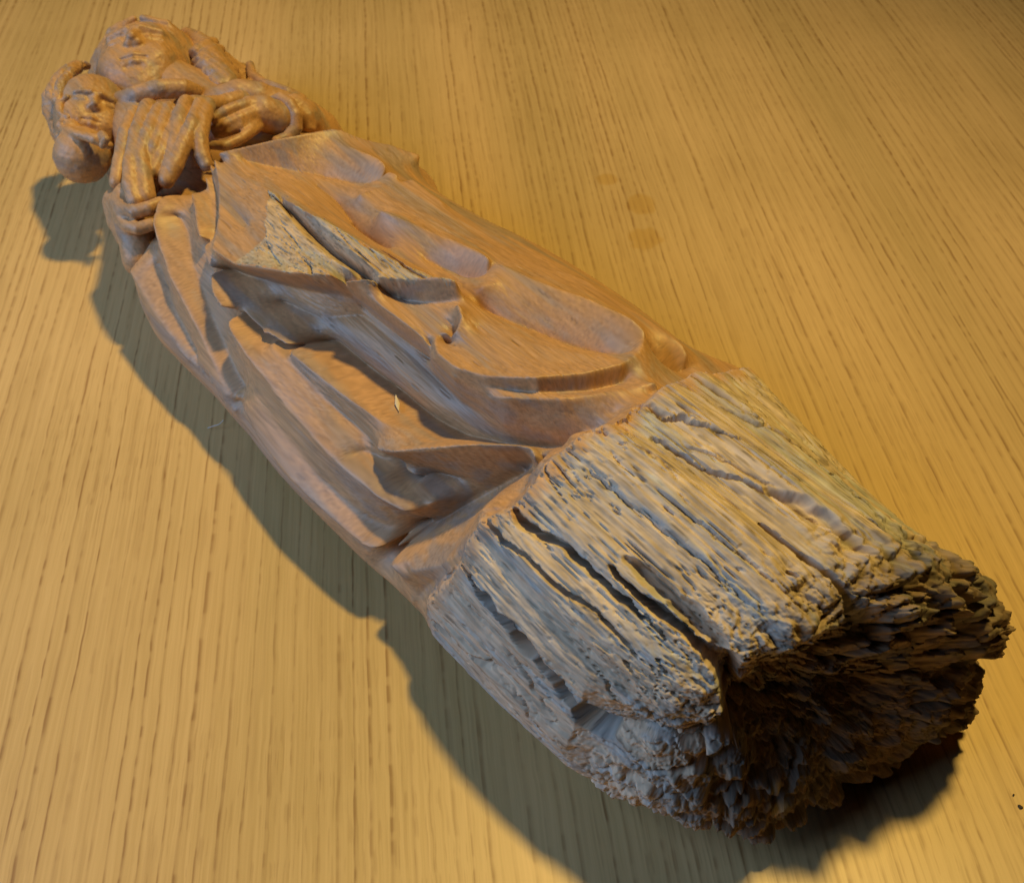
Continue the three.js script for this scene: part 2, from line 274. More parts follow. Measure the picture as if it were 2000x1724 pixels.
const D = new Float32Array(NV * NT), FIX = new Uint8Array(NV * NT);
const edgeRow = new Float32Array(NT).fill(rowOf(0.242, 0.05));
{
  const sum = new Float32Array(NV * NT), cnt = new Uint16Array(NV * NT);
  const put = (r, c, d) => { r = Math.round(r); c = Math.round(c); if (r < 0 || r >= NV || c < 0 || c >= NT) return; sum[r * NT + c] += d; cnt[r * NT + c]++; };
  const trace = (L, fn, ds = 0, dh = 0) => {
    for (let i = 0; i + 5 < L.length; i += 3) {
      const n = Math.ceil(Math.hypot(L[i + 3] - L[i], L[i + 4] - L[i + 1]) / 6), a0 = reach(L[i], L[i + 1], L[i + 2]), a1 = reach(L[i + 3], L[i + 4], L[i + 5]); let p = null;
      for (let k = 0; k <= n; k++) {
        const f = k / n, v = ray(mix(L[i], L[i + 3], f), mix(L[i + 1], L[i + 4], f)), a = 1 / mix(1 / a0, 1 / a1, f), q = locate(v[0] * a + ds * AX, CAM_H + v[1] * a + dh, v[2] * a + ds * AZ), d = (q.r - q.R) * 1000;
        if (p) { const m = Math.ceil(Math.max(Math.abs(q.row - p.row), Math.abs(q.col - p.col))) + 1; if (m < 200) for (let j = 0; j <= m; j++) fn(mix(p.row, q.row, j / m), mix(p.col, q.col, j / m), mix(p.d, d, j / m)); }
        p = { row: q.row, col: q.col, d };
      }
    }
  };
  for (const L of RELIEF) trace(L, put);
  for (const L of BEHIND) trace(L, put, -0.006, -0.014);
  for (const L of END) trace(L, put);
  // the uncut foot starts at its traced front edge
  const es = new Float32Array(NT), ec = new Float32Array(NT); let c0 = NT, c1 = 0;
  trace(EDGE, (r, c, d) => { put(r, c, d); put(r - 7 - 3 * noise3(c * 0.05, 2, 2), c, d - 3.2); put(r - 8 - 3 * noise3(c * 0.05, 2, 2), c, d - 3.2); const k = Math.round(c); if (k >= 0 && k < NT) { es[k] += r; ec[k]++; c0 = Math.min(c0, k); c1 = Math.max(c1, k); } });
  for (let c = 0; c < NT; c++) if (ec[c]) edgeRow[c] = es[c] / ec[c];
  for (let c = c0 - 1; c >= 0; c--) edgeRow[c] = edgeRow[c + 1];
  for (let c = c1 + 1; c <= COLS.nA; c++) edgeRow[c] = mix(edgeRow[c - 1], rowOf(0.242, 0.05), 0.05);
  for (let i = 0; i < NV; i++) for (let j = 0; j < NT; j++) {
    const k = i * NT + j;
    if (cnt[k]) { D[k] = sum[k] / cnt[k]; FIX[k] = 1; }
    if ((i > edgeRow[j] + 1 && ROWS[i].phi < 0.12 && !cnt[k]) || (ROWS[i].phi <= 0 && (Math.abs(COLS[j]) > 112 * Math.PI / 180 || j > COLS.nA))) { D[k] = 0; FIX[k] = 1; }
  }
  // membrane through the traced lines, coarse to fine
  const levels = [[NV, NT, D, FIX]];
  for (let l = 0; l < 5; l++) {
    const [h, w, d, f] = levels[l], H = (h + 1) >> 1, W = (w + 1) >> 1, dd = new Float32Array(H * W), ff = new Uint8Array(H * W);
    for (let i = 0; i < H; i++) for (let j = 0; j < W; j++) { let s = 0, n = 0; for (let a = 0; a < 2; a++) for (let b = 0; b < 2; b++) { const y = 2 * i + a, x = 2 * j + b; if (y < h && x < w && f[y * w + x]) { s += d[y * w + x]; n++; } } if (n) { dd[i * W + j] = s / n; ff[i * W + j] = 1; } }
    levels.push([H, W, dd, ff]);
  }
  for (let l = levels.length - 1; l >= 0; l--) {
    const [h, w, d, f] = levels[l];
    if (l < levels.length - 1) { const [H, W, dd] = levels[l + 1]; for (let i = 0; i < h; i++) for (let j = 0; j < w; j++) if (!f[i * w + j]) { const y = clamp((i - 0.5) / 2, 0, H - 1), x = clamp((j - 0.5) / 2, 0, W - 1), y0 = Math.floor(y), x0 = Math.floor(x), y1 = Math.min(y0 + 1, H - 1), x1 = Math.min(x0 + 1, W - 1); d[i * w + j] = mix(mix(dd[y0 * W + x0], dd[y0 * W + x1], x - x0), mix(dd[y1 * W + x0], dd[y1 * W + x1], x - x0), y - y0); } }
    const its = l >= 4 ? 400 : l >= 2 ? 120 : 50;
    for (let it = 0; it < its; it++) for (let i = 0; i < h; i++) for (let j = 0; j < w; j++) { const k = i * w + j; if (f[k]) continue; const u = i ? d[k - w] : d[k + w], n = i < h - 1 ? d[k + w] : d[k - w], a = j ? d[k - 1] : d[k + 1], b = j < w - 1 ? d[k + 1] : d[k - 1]; d[k] += 1.3 * ((u + n + a + b) * 0.25 - d[k]); }
  }
}
// rounding of the knife's edges (not of the uncut foot)
function blur(A, n, until) { const B = new Float32Array(A.length); for (let it = 0; it < n; it++) { for (let i = 1; i < NV - 1; i++) for (let j = 1; j < NT - 1; j++) { const k = i * NT + j; B[k] = 0.25 * A[k] + 0.125 * (A[k - 1] + A[k + 1] + A[k - NT] + A[k + NT]) + 0.0625 * (A[k - NT - 1] + A[k - NT + 1] + A[k + NT - 1] + A[k + NT + 1]); } for (let i = 1; i < NV - 1; i++) for (let j = 1; j < NT - 1; j++) if (i < until(j)) A[i * NT + j] = B[i * NT + j]; } }
blur(D, 3, j => edgeRow[j] + 3);
{ // the knife cuts deeper than the traced lines alone: push every form away from its surroundings
  const B = Float32Array.from(D), T = new Float32Array(D.length), W = 17;
  for (let it = 0; it < 3; it++) {
    for (let i = 0; i < NV; i++) { let a = 0, n = 0; for (let j = -W; j < NT; j++) { if (j + W < NT) { a += B[i * NT + j + W]; n++; } if (j - W - 1 >= 0) { a -= B[i * NT + j - W - 1]; n--; } if (j >= 0) T[i * NT + j] = a / n; } }
    for (let j = 0; j < NT; j++) { let a = 0, n = 0; for (let i = -W; i < NV; i++) { if (i + W < NV) { a += T[(i + W) * NT + j]; n++; } if (i - W - 1 >= 0) { a -= T[(i - W - 1) * NT + j]; n--; } if (i >= 0) B[i * NT + j] = a / n; } }
  }
  for (let i = 0; i < NV; i++) for (let j = 0; j <= COLS.nA; j++) { const k = i * NT + j, w = (1 - sst(edgeRow[j] - 22, edgeRow[j] - 4, i)) * (1 - sst(1.3, 1.65, Math.abs(COLS[j]))); D[k] += 0.9 * w * clamp(D[k] - B[k], -5, 5); }
}
const poly = L => { const o = []; for (let i = 0; i < L.length; i += 2) { const q = hit(L[i], L[i + 1], -0.3); o.push([q.col, q.row]); } return o; };
const inside = (P, x, y) => { let c = false; for (let i = 0, j = P.length - 1; i < P.length; j = i++) if ((P[i][1] > y) !== (P[j][1] > y) && x < (P[j][0] - P[i][0]) * (y - P[i][1]) / (P[j][1] - P[i][1]) + P[i][0]) c = !c; return c; };
const patchPoly = poly(PATCH), chiselPoly = (() => { const L = [735, 880, 45, 1045, 880, 67, 1000, 915, 57, 930, 945, 48, 820, 930, 39], o = []; for (let i = 0; i < L.length; i += 3) { const p = at(L[i], L[i + 1], L[i + 2] / 1000), q = locate(p.x, p.y, p.z); o.push([q.col, q.row]); } return o; })();
//RELIEF_END

// ------------------------------------------------------------------ surface: weathering, cracks, crumbling end
const CRACKS = [ // depth mm, [px, py, half width mm ...]
  [16, [900, 1108, .35, 925, 1140, .7, 945, 1165, 1.2, 975, 1200, 1.3, 1010, 1245, 1.8, 1050, 1290, 1.8, 1090, 1345, 2.2, 1130, 1400, 2.6, 1165, 1440, 3.0]],
  [1.4, [872, 1140, .3, 900, 1175, .4, 940, 1215, .4, 975, 1250, .3]], [1.2, [830, 1205, .3, 870, 1240, .5, 910, 1272, .5, 965, 1302, .5, 985, 1312, .3]],
  [1.6, [978, 1262, .3, 1010, 1310, .5, 1045, 1360, .4, 1075, 1400, .2]], [1.2, [1000, 1340, .3, 1040, 1395, .4, 1080, 1440, .3]],
  [3.4, [950, 1018, .6, 985, 1055, .5, 1040, 1090, .4, 1060, 1115, .5, 1100, 1150, .45, 1160, 1190, .4, 1210, 1240, .4, 1245, 1280, .3]],
  [6, [1003, 1000, .7, 1022, 1020, 1.0, 1047, 1041, .9, 1092, 1060, .8, 1138, 1099, .7, 1173, 1137, .7, 1232, 1182, .6, 1255, 1204, .4, 1302, 1250, .3]],
  [11, [1195, 1110, .5, 1225, 1140, .7, 1267, 1178, .9, 1320, 1220, 1.2, 1355, 1251, 1.3, 1395, 1285, 1.8, 1425, 1305, 2.4, 1432, 1345, 2.6, 1440, 1390, 2.8]],
  [3.0, [1225, 1092, .8, 1264, 1123, 1.5, 1320, 1172, 1.8, 1365, 1215, 2.0, 1410, 1262, 2.2]],
  [3, [1278, 850, .6, 1348, 892, .6, 1390, 917, .5, 1442, 931, .5, 1495, 959, .8, 1547, 980, 1.0, 1600, 1011, .8, 1657, 1045, .5]],
  [2.0, [1500, 955, 1.5, 1560, 985, 2.2, 1630, 1025, 2.0, 1700, 1075, 1.2]],
  [10, [1488, 1018, .4, 1543, 1060, .6, 1592, 1094, .8, 1645, 1130, 1.2, 1678, 1158, 2.0, 1692, 1188, 2.4, 1700, 1225, 2.6]],
  [2.2, [1271, 791, .8, 1292, 812, .7, 1337, 819, .6, 1390, 843, .5, 1460, 875, .3]],
  [5, [1690, 1012, .3, 1738, 1036, .5, 1787, 1069, .8, 1812, 1090, 1.4, 1830, 1130, 1.8, 1838, 1180, 2.0]],
  [1.0, [1313, 987, .3, 1355, 1018, .35, 1418, 1067, .35, 1495, 1120, .3]], [1.3, [1383, 780, .3, 1495, 840, .5, 1600, 896, .4]], [2.5, [1545, 1114, .5, 1560, 1128, .6]],
  [1.0, [1130, 900, .3, 1200, 960, .35, 1290, 1030, .3, 1380, 1100, .35, 1480, 1190, .3]], [1.0, [1420, 1060, .25, 1500, 1130, .35, 1590, 1200, .3]],
  [1.2, [1330, 860, .3, 1420, 900, .4, 1520, 950, .3]], [1.4, [1440, 800, .3, 1560, 880, .5, 1650, 950, .4, 1740, 1020, .3]], [0.9, [1200, 850, .3, 1250, 880, .4, 1320, 930, .3]],
  [1.0, [515, 475, .25, 560, 525, .25]], [1.4, [590, 500, .2, 608, 520, .4, 625, 546, .4]], [1.6, [735, 475, .2, 765, 497, .45, 800, 525, .5, 832, 548, .4]],
  [1.0, [545, 440, .2, 590, 490, .25]], [1.0, [560, 470, .2, 625, 530, .25]], [1.0, [700, 470, .2, 780, 540, .25]], [2.5, [520, 372, .25, 545, 390, .4, 562, 415, .3]],
  [0.7, [800, 1000, .2, 790, 985, .2]],
];
const DS = (SC - S0) / ROWS.nS * 1000, DTH = 2 * COLS.A / COLS.nA;
const CUT = new Float32Array(NV * NT);
for (const [dep0, L] of CRACKS) {
  const dep = dep0 >= 8 ? dep0 : dep0 * 1.55, wide = L[1] > 700 ? 1.25 : 1;
  const pts = [];
  for (let i = 0; i + 5 < L.length; i += 3) { const n = Math.ceil(Math.hypot(L[i + 3] - L[i], L[i + 4] - L[i + 1]) / 2); for (let k = 0; k < n; k++) { const f = k / n, jx = 2.2 * noise3(pts.length * 0.11, L[0] * 0.37, 5) + 0.4 * noise3(pts.length * 0.4, L[0] * 0.37, 8), q = hit(mix(L[i], L[i + 3], f) + jx, mix(L[i + 1], L[i + 4], f) - jx, 0); pts.push([q.row, q.col, mix(L[i + 2], L[i + 5], f), q.r * 1000]); } }
  const N = pts.length;
  for (let p = 0; p < N; p++) {
    const [r0, c0, w0, rr] = pts[p], e = Math.min(p, N - 1 - p) / N, w = wide * w0 * (0.9 + 0.3 * noise3(p * 0.05, dep * 7, L[1]) + 0.10 * noise3(p * 0.12, dep * 3, L[1])), open = N - 1 - p < 8 && w0 > 1 ? 1 : sst(0, 0.12, e);
    const dz = dep * Math.max(0.25, Math.min(1, w0 / 0.5)) * mix(0.3, 1, open), cm = rr * DTH, nr = Math.ceil(w * 1.7 / DS) + 1, nc = Math.ceil(w * 1.7 / cm) + 1;
    for (let a = -nr; a <= nr; a++) for (let b = -nc; b <= nc; b++) {
      const i = Math.round(r0) + a, j = Math.round(c0) + b; if (i < 0 || i >= NV || j < 0 || j > COLS.nA) continue;
      const d = Math.hypot((i - r0) * DS * 0.8, (j - c0) * cm) / Math.max(w, 0.2), v = dz * (1 - sst(0.62, 1.25, d)); if (v > CUT[i * NT + j]) CUT[i * NT + j] = v;
    }
  }
}
const POS = new Float32Array(NV * NT * 3), COL = new Float32Array(NV * NT * 3), PART = new Uint8Array(NV * NT);
const ridge = x => 1 - Math.abs(x);
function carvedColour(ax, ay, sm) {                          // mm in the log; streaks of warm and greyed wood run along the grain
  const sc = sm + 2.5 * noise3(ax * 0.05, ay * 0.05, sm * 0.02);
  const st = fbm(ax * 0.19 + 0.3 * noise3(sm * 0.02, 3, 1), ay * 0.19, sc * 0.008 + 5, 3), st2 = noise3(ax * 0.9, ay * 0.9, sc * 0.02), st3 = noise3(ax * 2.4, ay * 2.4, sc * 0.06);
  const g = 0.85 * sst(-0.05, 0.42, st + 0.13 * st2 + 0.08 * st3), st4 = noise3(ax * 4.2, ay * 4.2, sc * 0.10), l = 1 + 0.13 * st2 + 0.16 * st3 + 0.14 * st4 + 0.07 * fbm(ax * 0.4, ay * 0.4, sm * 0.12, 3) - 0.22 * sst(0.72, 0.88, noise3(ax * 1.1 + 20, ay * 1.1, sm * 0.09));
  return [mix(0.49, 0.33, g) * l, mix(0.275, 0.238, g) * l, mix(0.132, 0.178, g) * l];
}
for (let i = 0; i < NV; i++) for (let j = 0; j < NT; j++) {
  const k = i * NT + j, th = COLS[j], R = ROWS[i], hr = hullR(R, th);
  let d = D[k];                                             // millimetres
  const foot = i > edgeRow[j] - 2 + 3.5 * noise3(j * 0.11, 1, 1) + 1.5 * noise3(j * 0.4, 1, 1), pt = !foot && j <= COLS.nA && inside(patchPoly, j + 6 * noise3(i * 0.07, j * 0.07, 4) + 2.5 * noise3(i * 0.5, j * 0.5, 4), i + 3 * noise3(i * 0.12, j * 0.12, 9));
  PART[k] = R.phi > 0.62 || (R.phi > 0.1 && D[k] < -6) ? 3 : foot ? 1 : pt ? 2 : 0;
  const r0 = hr + d / 1000, sm = (R.s + r0 * Math.sin(R.phi)) * 1000, rho0 = r0 * Math.cos(R.phi) * 1000, ax = rho0 * Math.sin(th), ay = rho0 * Math.cos(th);   // mm in the log
  let c;
  if (PART[k] === 0) {
    d -= CUT[k];
    d += 0.22 * fbm(ax * 0.16, ay * 0.16, sm * 0.09, 2) + 0.09 * noise3(ax * 1.4, ay * 1.4, sm * 0.10) + 0.05 * noise3(ax * 2.9, ay * 2.9, sm * 0.2);
    if (j < COLS.nA && inside(chiselPoly, j, i)) d += 0.16 * Math.sin((j * 0.16 + i * 0.32 + 1.2 * noise3(i * 0.06, j * 0.06, 2)) * 2.4) * (0.6 + 0.4 * noise3(i * 0.2, j * 0.2, 5));   // rows of small gouge marks
    { const pit = noise3(ax * 1.1 + 20, ay * 1.1, sm * 0.09); d -= 0.22 * sst(0.76, 0.88, pit); }
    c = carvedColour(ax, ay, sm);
  } else {
    const end = sst(0.38, 0.85, R.phi + 0.12 * noise3(ax * 0.15, ay * 0.15, 5)), crumb = Math.max(end, sst(318, 346, sm + 10 * noise3(ax * 0.12, ay * 0.12, 3) + 16 * sst(0.9, 1.3, -th) * sst(296, 312, sm)) * 0.9), patch = PART[k] === 2 ? 0.55 : 1;
    const fib = ridge(noise3(ax * 0.85, ay * 0.85, sm * 0.03)), fib2 = ridge(noise3(ax * 1.7 + 9, ay * 1.7, sm * 0.07)), und = fbm(ax * 0.13, ay * 0.13, sm * 0.014, 2), fin = noise3(ax * 2.6, ay * 2.6, sm * 0.35);
    let w = 0;
    w += (1 - crumb * 0.8) * patch * (0.52 * (fib - 0.6) + 0.30 * (fib2 - 0.6) + 3.3 * und) + 0.16 * fin * patch;
    w -= (1 - crumb * 0.7) * patch * 1.5 * sst(0.90, 0.97, ridge(noise3(ax * 0.45 + 40, ay * 0.45, sm * 0.007 + 3))) * sst(-0.2, 0.3, noise3(ax * 0.1, ay * 0.1, sm * 0.06));
    if (crumb > 0) {                                        // fibre bundles broken off at different lengths
      const wx = 2.2 * noise3(ax * 0.22, ay * 0.22, sm * 0.2), wy = 2.2 * noise3(ax * 0.22 + 30, ay * 0.22, sm * 0.2);
      const big = cells((ax + wx) * 0.085, (ay + wy) * 0.15, sm * 0.06), mid = cells((ax + wy) * 0.21, (ay + wx) * 0.27, sm * 0.16 + 7), sml = cells(ax * 0.42 + wx, ay * 0.55 + wy, sm * 0.33);
      const cr = mix(0.45, 1, end);
      w += crumb * (cr * 5.2 * (big[0] - 0.6) * sst(0, 0.22, big[1]) - cr * 3.0 * (1 - sst(0, 0.26, big[1])) + cr * 1.3 * (mid[0] - 0.55) * sst(0, 0.26, mid[1]) - 1.2 * (1 - sst(0, 0.30, mid[1])) + 0.45 * (sml[0] - 0.5) - 0.3 * (1 - sst(0, 0.25, sml[1])) + 2.8 * fbm(ax * 0.2, ay * 0.2, sm * 0.2, 4));
    }
    if (end > 0) { const tx = ax / 33 + 0.15 * noise3(ax * 0.1, ay * 0.1, 3), ty = (ay - 12) / 27 + 0.2 * noise3(ax * 0.1, ay * 0.1, 9); w -= 8 * (1 - sst(0.25, 1.0, tx * tx + ty * ty)) * sst(0.5, 0.9, R.phi); }   // hollow, rotted-out heart
    w += 0.10 * noise3(ax * 3.1, ay * 3.1, sm * 2.2) * (0.4 + crumb);
    w -= (1 - crumb * 0.5) * patch * 0.9 * sst(0.93, 0.985, ridge(noise3(ax * 0.95 + 11, ay * 0.95, sm * 0.014 + 8))) * sst(-0.35, 0.1, noise3(ax * 0.16, ay * 0.16, sm * 0.09 + 2));
    w -= patch * 0.38 * sst(0.55, 0.8, noise3(ax * 1.0, ay * 1.0, sm * 0.7 + 40)) * sst(-0.1, 0.4, noise3(ax * 0.12, ay * 0.12, sm * 0.05 + 20));   // crumbly pitted places
    d += w - CUT[k] * (foot || pt ? 1 : 0);
    const st = fbm(ax * 0.22, ay * 0.22, sm * 0.012 + 9, 3), st2 = noise3(ax * 1.3, ay * 1.3, sm * 0.025), st3 = noise3(ax * 3.2, ay * 3.2, sm * 0.12), bl = fbm(ax * 0.35, ay * 0.35, sm * 0.2, 3);
    const g = sst(-0.12, 0.3, st + 0.14 * st2 + 0.2 * bl), l = (1 + 0.22 * st2 + 0.26 * st3 + 0.34 * bl) * (1 - 0.5 * sst(0.5, 0.8, noise3(ax * 1.9 + 7, ay * 1.9, sm * 0.16)));
    c = [mix(0.54, 0.40, g) * l, mix(0.415, 0.375, g) * l, mix(0.29, 0.335, g) * l];
    if (PART[k] === 2) c = [c[0] * 0.92, c[1] * 0.84, c[2] * 0.72];
    const endShade = sst(326, 350, sm + 9 * bl); c = [c[0] * mix(1, 0.42, endShade), c[1] * mix(1, 0.37, endShade), c[2] * mix(1, 0.32, endShade)];   // brown end grain, darkened: the shade of the break is put into its colour
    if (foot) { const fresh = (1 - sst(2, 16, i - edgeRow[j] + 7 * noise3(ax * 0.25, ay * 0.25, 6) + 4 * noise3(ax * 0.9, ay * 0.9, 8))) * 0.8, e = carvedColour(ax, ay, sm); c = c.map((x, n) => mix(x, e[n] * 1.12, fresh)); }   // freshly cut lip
  }
  const r = hr + d / 1000;
  const rho = r * Math.cos(R.phi), s = R.s + r * Math.sin(R.phi), t = rho * Math.sin(th), y = Math.max(YC + rho * Math.cos(th), 0.0005);
  const [x, z] = fromST(s, t); POS[k * 3] = x; POS[k * 3 + 1] = y; POS[k * 3 + 2] = z;
  COL[k * 3] = c[0]; COL[k * 3 + 1] = c[1]; COL[k * 3 + 2] = c[2];
}
const NRM = new Float32Array(NV * NT * 3);
for (let i = 0; i < NV; i++) for (let j = 0; j < NT; j++) {
  const k = i * NT + j, a = (Math.min(i + 1, NV - 1) * NT + j) * 3, b = (Math.max(i - 1, 0) * NT + j) * 3, c = (i * NT + (j + 1) % NT) * 3, d = (i * NT + (j + NT - 1) % NT) * 3;
  const ux = POS[a] - POS[b], uy = POS[a + 1] - POS[b + 1], uz = POS[a + 2] - POS[b + 2], vx = POS[c] - POS[d], vy = POS[c + 1] - POS[d + 1], vz = POS[c + 2] - POS[d + 2];
  let nx = vy * uz - vz * uy, ny = vz * ux - vx * uz, nz = vx * uy - vy * ux; const l = Math.hypot(nx, ny, nz) || 1;
  NRM[k * 3] = nx / l; NRM[k * 3 + 1] = ny / l; NRM[k * 3 + 2] = nz / l;
}
const statue = new THREE.Group(); statue.name = 'wood_carving'; statue.userData = { label: 'carved wooden mother and child figure lying on its back on the table', category: 'carving' };
scene.add(statue);
function gridPart(id, name, material) {
  const map = new Map(), idx = [], P = [], N = [], C = [];
  const v = k => { let o = map.get(k); if (o === undefined) { o = P.length / 3; map.set(k, o); for (let a = 0; a < 3; a++) { P.push(POS[k * 3 + a]); N.push(NRM[k * 3 + a]); C.push(COL[k * 3 + a]); } } return o; };
  for (let i = 0; i < NV - 1; i++) for (let j = 0; j < NT; j++) { const a = i * NT + j; if (PART[a] !== id) continue; const b = i * NT + (j + 1) % NT, c = a + NT, d = b + NT; idx.push(v(a), v(b), v(d), v(a), v(d), v(c)); }
  const g = new THREE.BufferGeometry(); g.setAttribute('position', new THREE.Float32BufferAttribute(P, 3)); g.setAttribute('normal', new THREE.Float32BufferAttribute(N, 3)); g.setAttribute('color', new THREE.Float32BufferAttribute(C, 3)); g.setIndex(idx);
  const m = new THREE.Mesh(g, material); m.name = name; m.castShadow = m.receiveShadow = true; statue.add(m); return m;
}
const M_CARVED = new THREE.MeshPhysicalMaterial({ vertexColors: true, roughness: 0.47, side: THREE.DoubleSide });
const M_WEATHER = new THREE.MeshPhysicalMaterial({ vertexColors: true, roughness: 0.8, side: THREE.DoubleSide });
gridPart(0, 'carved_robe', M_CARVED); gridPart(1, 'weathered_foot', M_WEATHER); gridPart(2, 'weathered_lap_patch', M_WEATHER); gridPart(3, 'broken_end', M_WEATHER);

// ------------------------------------------------------------------ the carved figures: distance fields meshed with surface nets
class Volume {
  constructor(lo, hi, cell) { this.lo = lo; this.c = cell; this.n = [0, 1, 2].map(i => Math.ceil((hi[i] - lo[i]) / cell) + 1); this.f = new Float32Array(this.n[0] * this.n[1] * this.n[2]).fill(0.05); }
  each(b, m, fn) {                                           // b: [lo, hi] of the shape, m margin
    const { n, lo, c } = this, i0 = [0, 1, 2].map(i => Math.max(0, Math.floor((b[0][i] - m - lo[i]) / c))), i1 = [0, 1, 2].map(i => Math.min(n[i] - 1, Math.ceil((b[1][i] + m - lo[i]) / c)));
    for (let z = i0[2]; z <= i1[2]; z++) for (let y = i0[1]; y <= i1[1]; y++) for (let x = i0[0]; x <= i1[0]; x++) { const k = (z * n[1] + y) * n[0] + x; this.f[k] = fn(this.f[k], lo[0] + x * c, lo[1] + y * c, lo[2] + z * c); }
  }
  static smin(a, b, k) { const h = Math.max(k - Math.abs(a - b), 0) / k; return Math.min(a, b) - h * h * k * 0.25; }
  add(d, b, k = 0.002) { this.each(b, k + 0.004, (f, x, y, z) => Volume.smin(f, d(x, y, z), k)); return this; }
  cut(d, b, k = 0.001) { this.each(b, k + 0.002, (f, x, y, z) => -Volume.smin(-f, d(x, y, z), k)); return this; }
  chain(pts, k, cut) {                                       // pts: [Vector3, radius m]
    const lo = [9, 9, 9], hi = [-9, -9, -9]; for (const [p, r] of pts) { const a = [p.x, p.y, p.z]; for (let i = 0; i < 3; i++) { lo[i] = Math.min(lo[i], a[i] - r); hi[i] = Math.max(hi[i], a[i] + r); } }
    const S = []; for (let i = 0; i + 1 < pts.length; i++) { const [a, ra] = pts[i], [b, rb] = pts[i + 1], e = b.clone().sub(a); S.push([a.x, a.y, a.z, e.x, e.y, e.z, ra, rb - ra, 1 / Math.max(e.lengthSq(), 1e-12)]); }
    const d = (x, y, z) => { let m = 9; for (const q of S) { const px = x - q[0], py = y - q[1], pz = z - q[2], t = clamp((px * q[3] + py * q[4] + pz * q[5]) * q[8], 0, 1), v = Math.hypot(px - t * q[3], py - t * q[4], pz - t * q[5]) - q[6] - t * q[7]; if (v < m) m = v; } return m; };
    return cut ? this.cut(d, [lo, hi], k) : this.add(d, [lo, hi], k);
  }
  ball(p, r, k, cut) { return this.chain([[p, r], [p.clone().add(new THREE.Vector3(1e-5, 0, 0)), r]], k, cut); }
  ellipsoid(p, fr, rad, k, cut) {                            // fr: three axes, rad in m
    const R = Math.max(...rad), d = (x, y, z) => { const v = [x - p.x, y - p.y, z - p.z], q = fr.map((a, i) => (v[0] * a.x + v[1] * a.y + v[2] * a.z) / rad[i]), l = Math.hypot(...q), g = Math.hypot(q[0] / rad[0], q[1] / rad[1], q[2] / rad[2]); return g < 1e-9 ? -Math.min(...rad) : l * (l - 1) / g; };
    const b = [[p.x - R, p.y - R, p.z - R], [p.x + R, p.y + R, p.z + R]]; return cut ? this.cut(d, b, k) : this.add(d, b, k);
  }
  warp(fn) { const { n, lo, c } = this; for (let z = 0; z < n[2]; z++) for (let y = 0; y < n[1]; y++) for (let x = 0; x < n[0]; x++) { const k = (z * n[1] + y) * n[0] + x; if (Math.abs(this.f[k]) < 0.004) this.f[k] += fn(lo[0] + x * c, lo[1] + y * c, lo[2] + z * c); } return this; }
  mesh(name, material, colour) {
    const { n, lo, c, f } = this, id = new Int32Array(f.length).fill(-1), P = [], C = [], N = [], I = [], sx = 1, sy = n[0], sz = n[0] * n[1];
    const off = [0, sx, sy, sx + sy, sz, sz + sx, sz + sy, sz + sx + sy], E = [[0, 1], [2, 3], [4, 5], [6, 7], [0, 2], [1, 3], [4, 6], [5, 7], [0, 4], [1, 5], [2, 6], [3, 7]];
    for (let z = 0; z < n[2] - 1; z++) for (let y = 0; y < n[1] - 1; y++) for (let x = 0; x < n[0] - 1; x++) {
      const k = z * sz + y * sy + x; let s = 0; for (let i = 0; i < 8; i++) if (f[k + off[i]] < 0) s++; if (s === 0 || s === 8) continue;
      let a = 0, b = 0, d = 0, m = 0;
      for (const [i, j] of E) { const u = f[k + off[i]], v = f[k + off[j]]; if ((u < 0) === (v < 0)) continue; const t = u / (u - v); a += mix(i & 1, j & 1, t); b += mix((i >> 1) & 1, (j >> 1) & 1, t); d += mix(i >> 2, j >> 2, t); m++; }
      id[k] = P.length / 3; const X = lo[0] + (x + a / m) * c, Y = Math.max(lo[1] + (y + b / m) * c, 0.0006), Z = lo[2] + (z + d / m) * c; P.push(X, Y, Z);
      let gx = 0, gy = 0, gz = 0; for (let i = 0; i < 8; i++) { const v = f[k + off[i]]; gx += i & 1 ? v : -v; gy += i & 2 ? v : -v; gz += i & 4 ? v : -v; } const l = Math.hypot(gx, gy, gz) || 1; N.push(gx / l, gy / l, gz / l);
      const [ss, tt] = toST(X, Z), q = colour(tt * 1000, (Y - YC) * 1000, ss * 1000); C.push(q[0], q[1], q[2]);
    }
    for (let z = 1; z < n[2] - 1; z++) for (let y = 1; y < n[1] - 1; y++) for (let x = 1; x < n[0] - 1; x++) {
      const k = z * sz + y * sy + x, u = f[k] < 0;
      for (const [st, p, q] of [[sx, sy, sz], [sy, sz, sx], [sz, sx, sy]]) { if (u === (f[k + st] < 0)) continue; const A = id[k], B = id[k - p], Cc = id[k - p - q], Dd = id[k - q]; if (A < 0 || B < 0 || Cc < 0 || Dd < 0) continue; if (u) I.push(A, B, Cc, A, Cc, Dd); else I.push(A, Cc, B, A, Dd, Cc); }
    }
    const g = new THREE.BufferGeometry(); g.setAttribute('position', new THREE.Float32BufferAttribute(P, 3)); g.setAttribute('normal', new THREE.Float32BufferAttribute(N, 3)); g.setAttribute('color', new THREE.Float32BufferAttribute(C, 3)); g.setIndex(I);
    const m = new THREE.Mesh(g, material); m.name = name; m.castShadow = m.receiveShadow = true; return m;
  }
}
const pt = (px, py, h) => at(px, py, h / 1000);
const ch = (...a) => { const o = []; for (let i = 0; i < a.length; i += 4) o.push([pt(a[i], a[i + 1], a[i + 2]), a[i + 3] / 1000]); return o; };
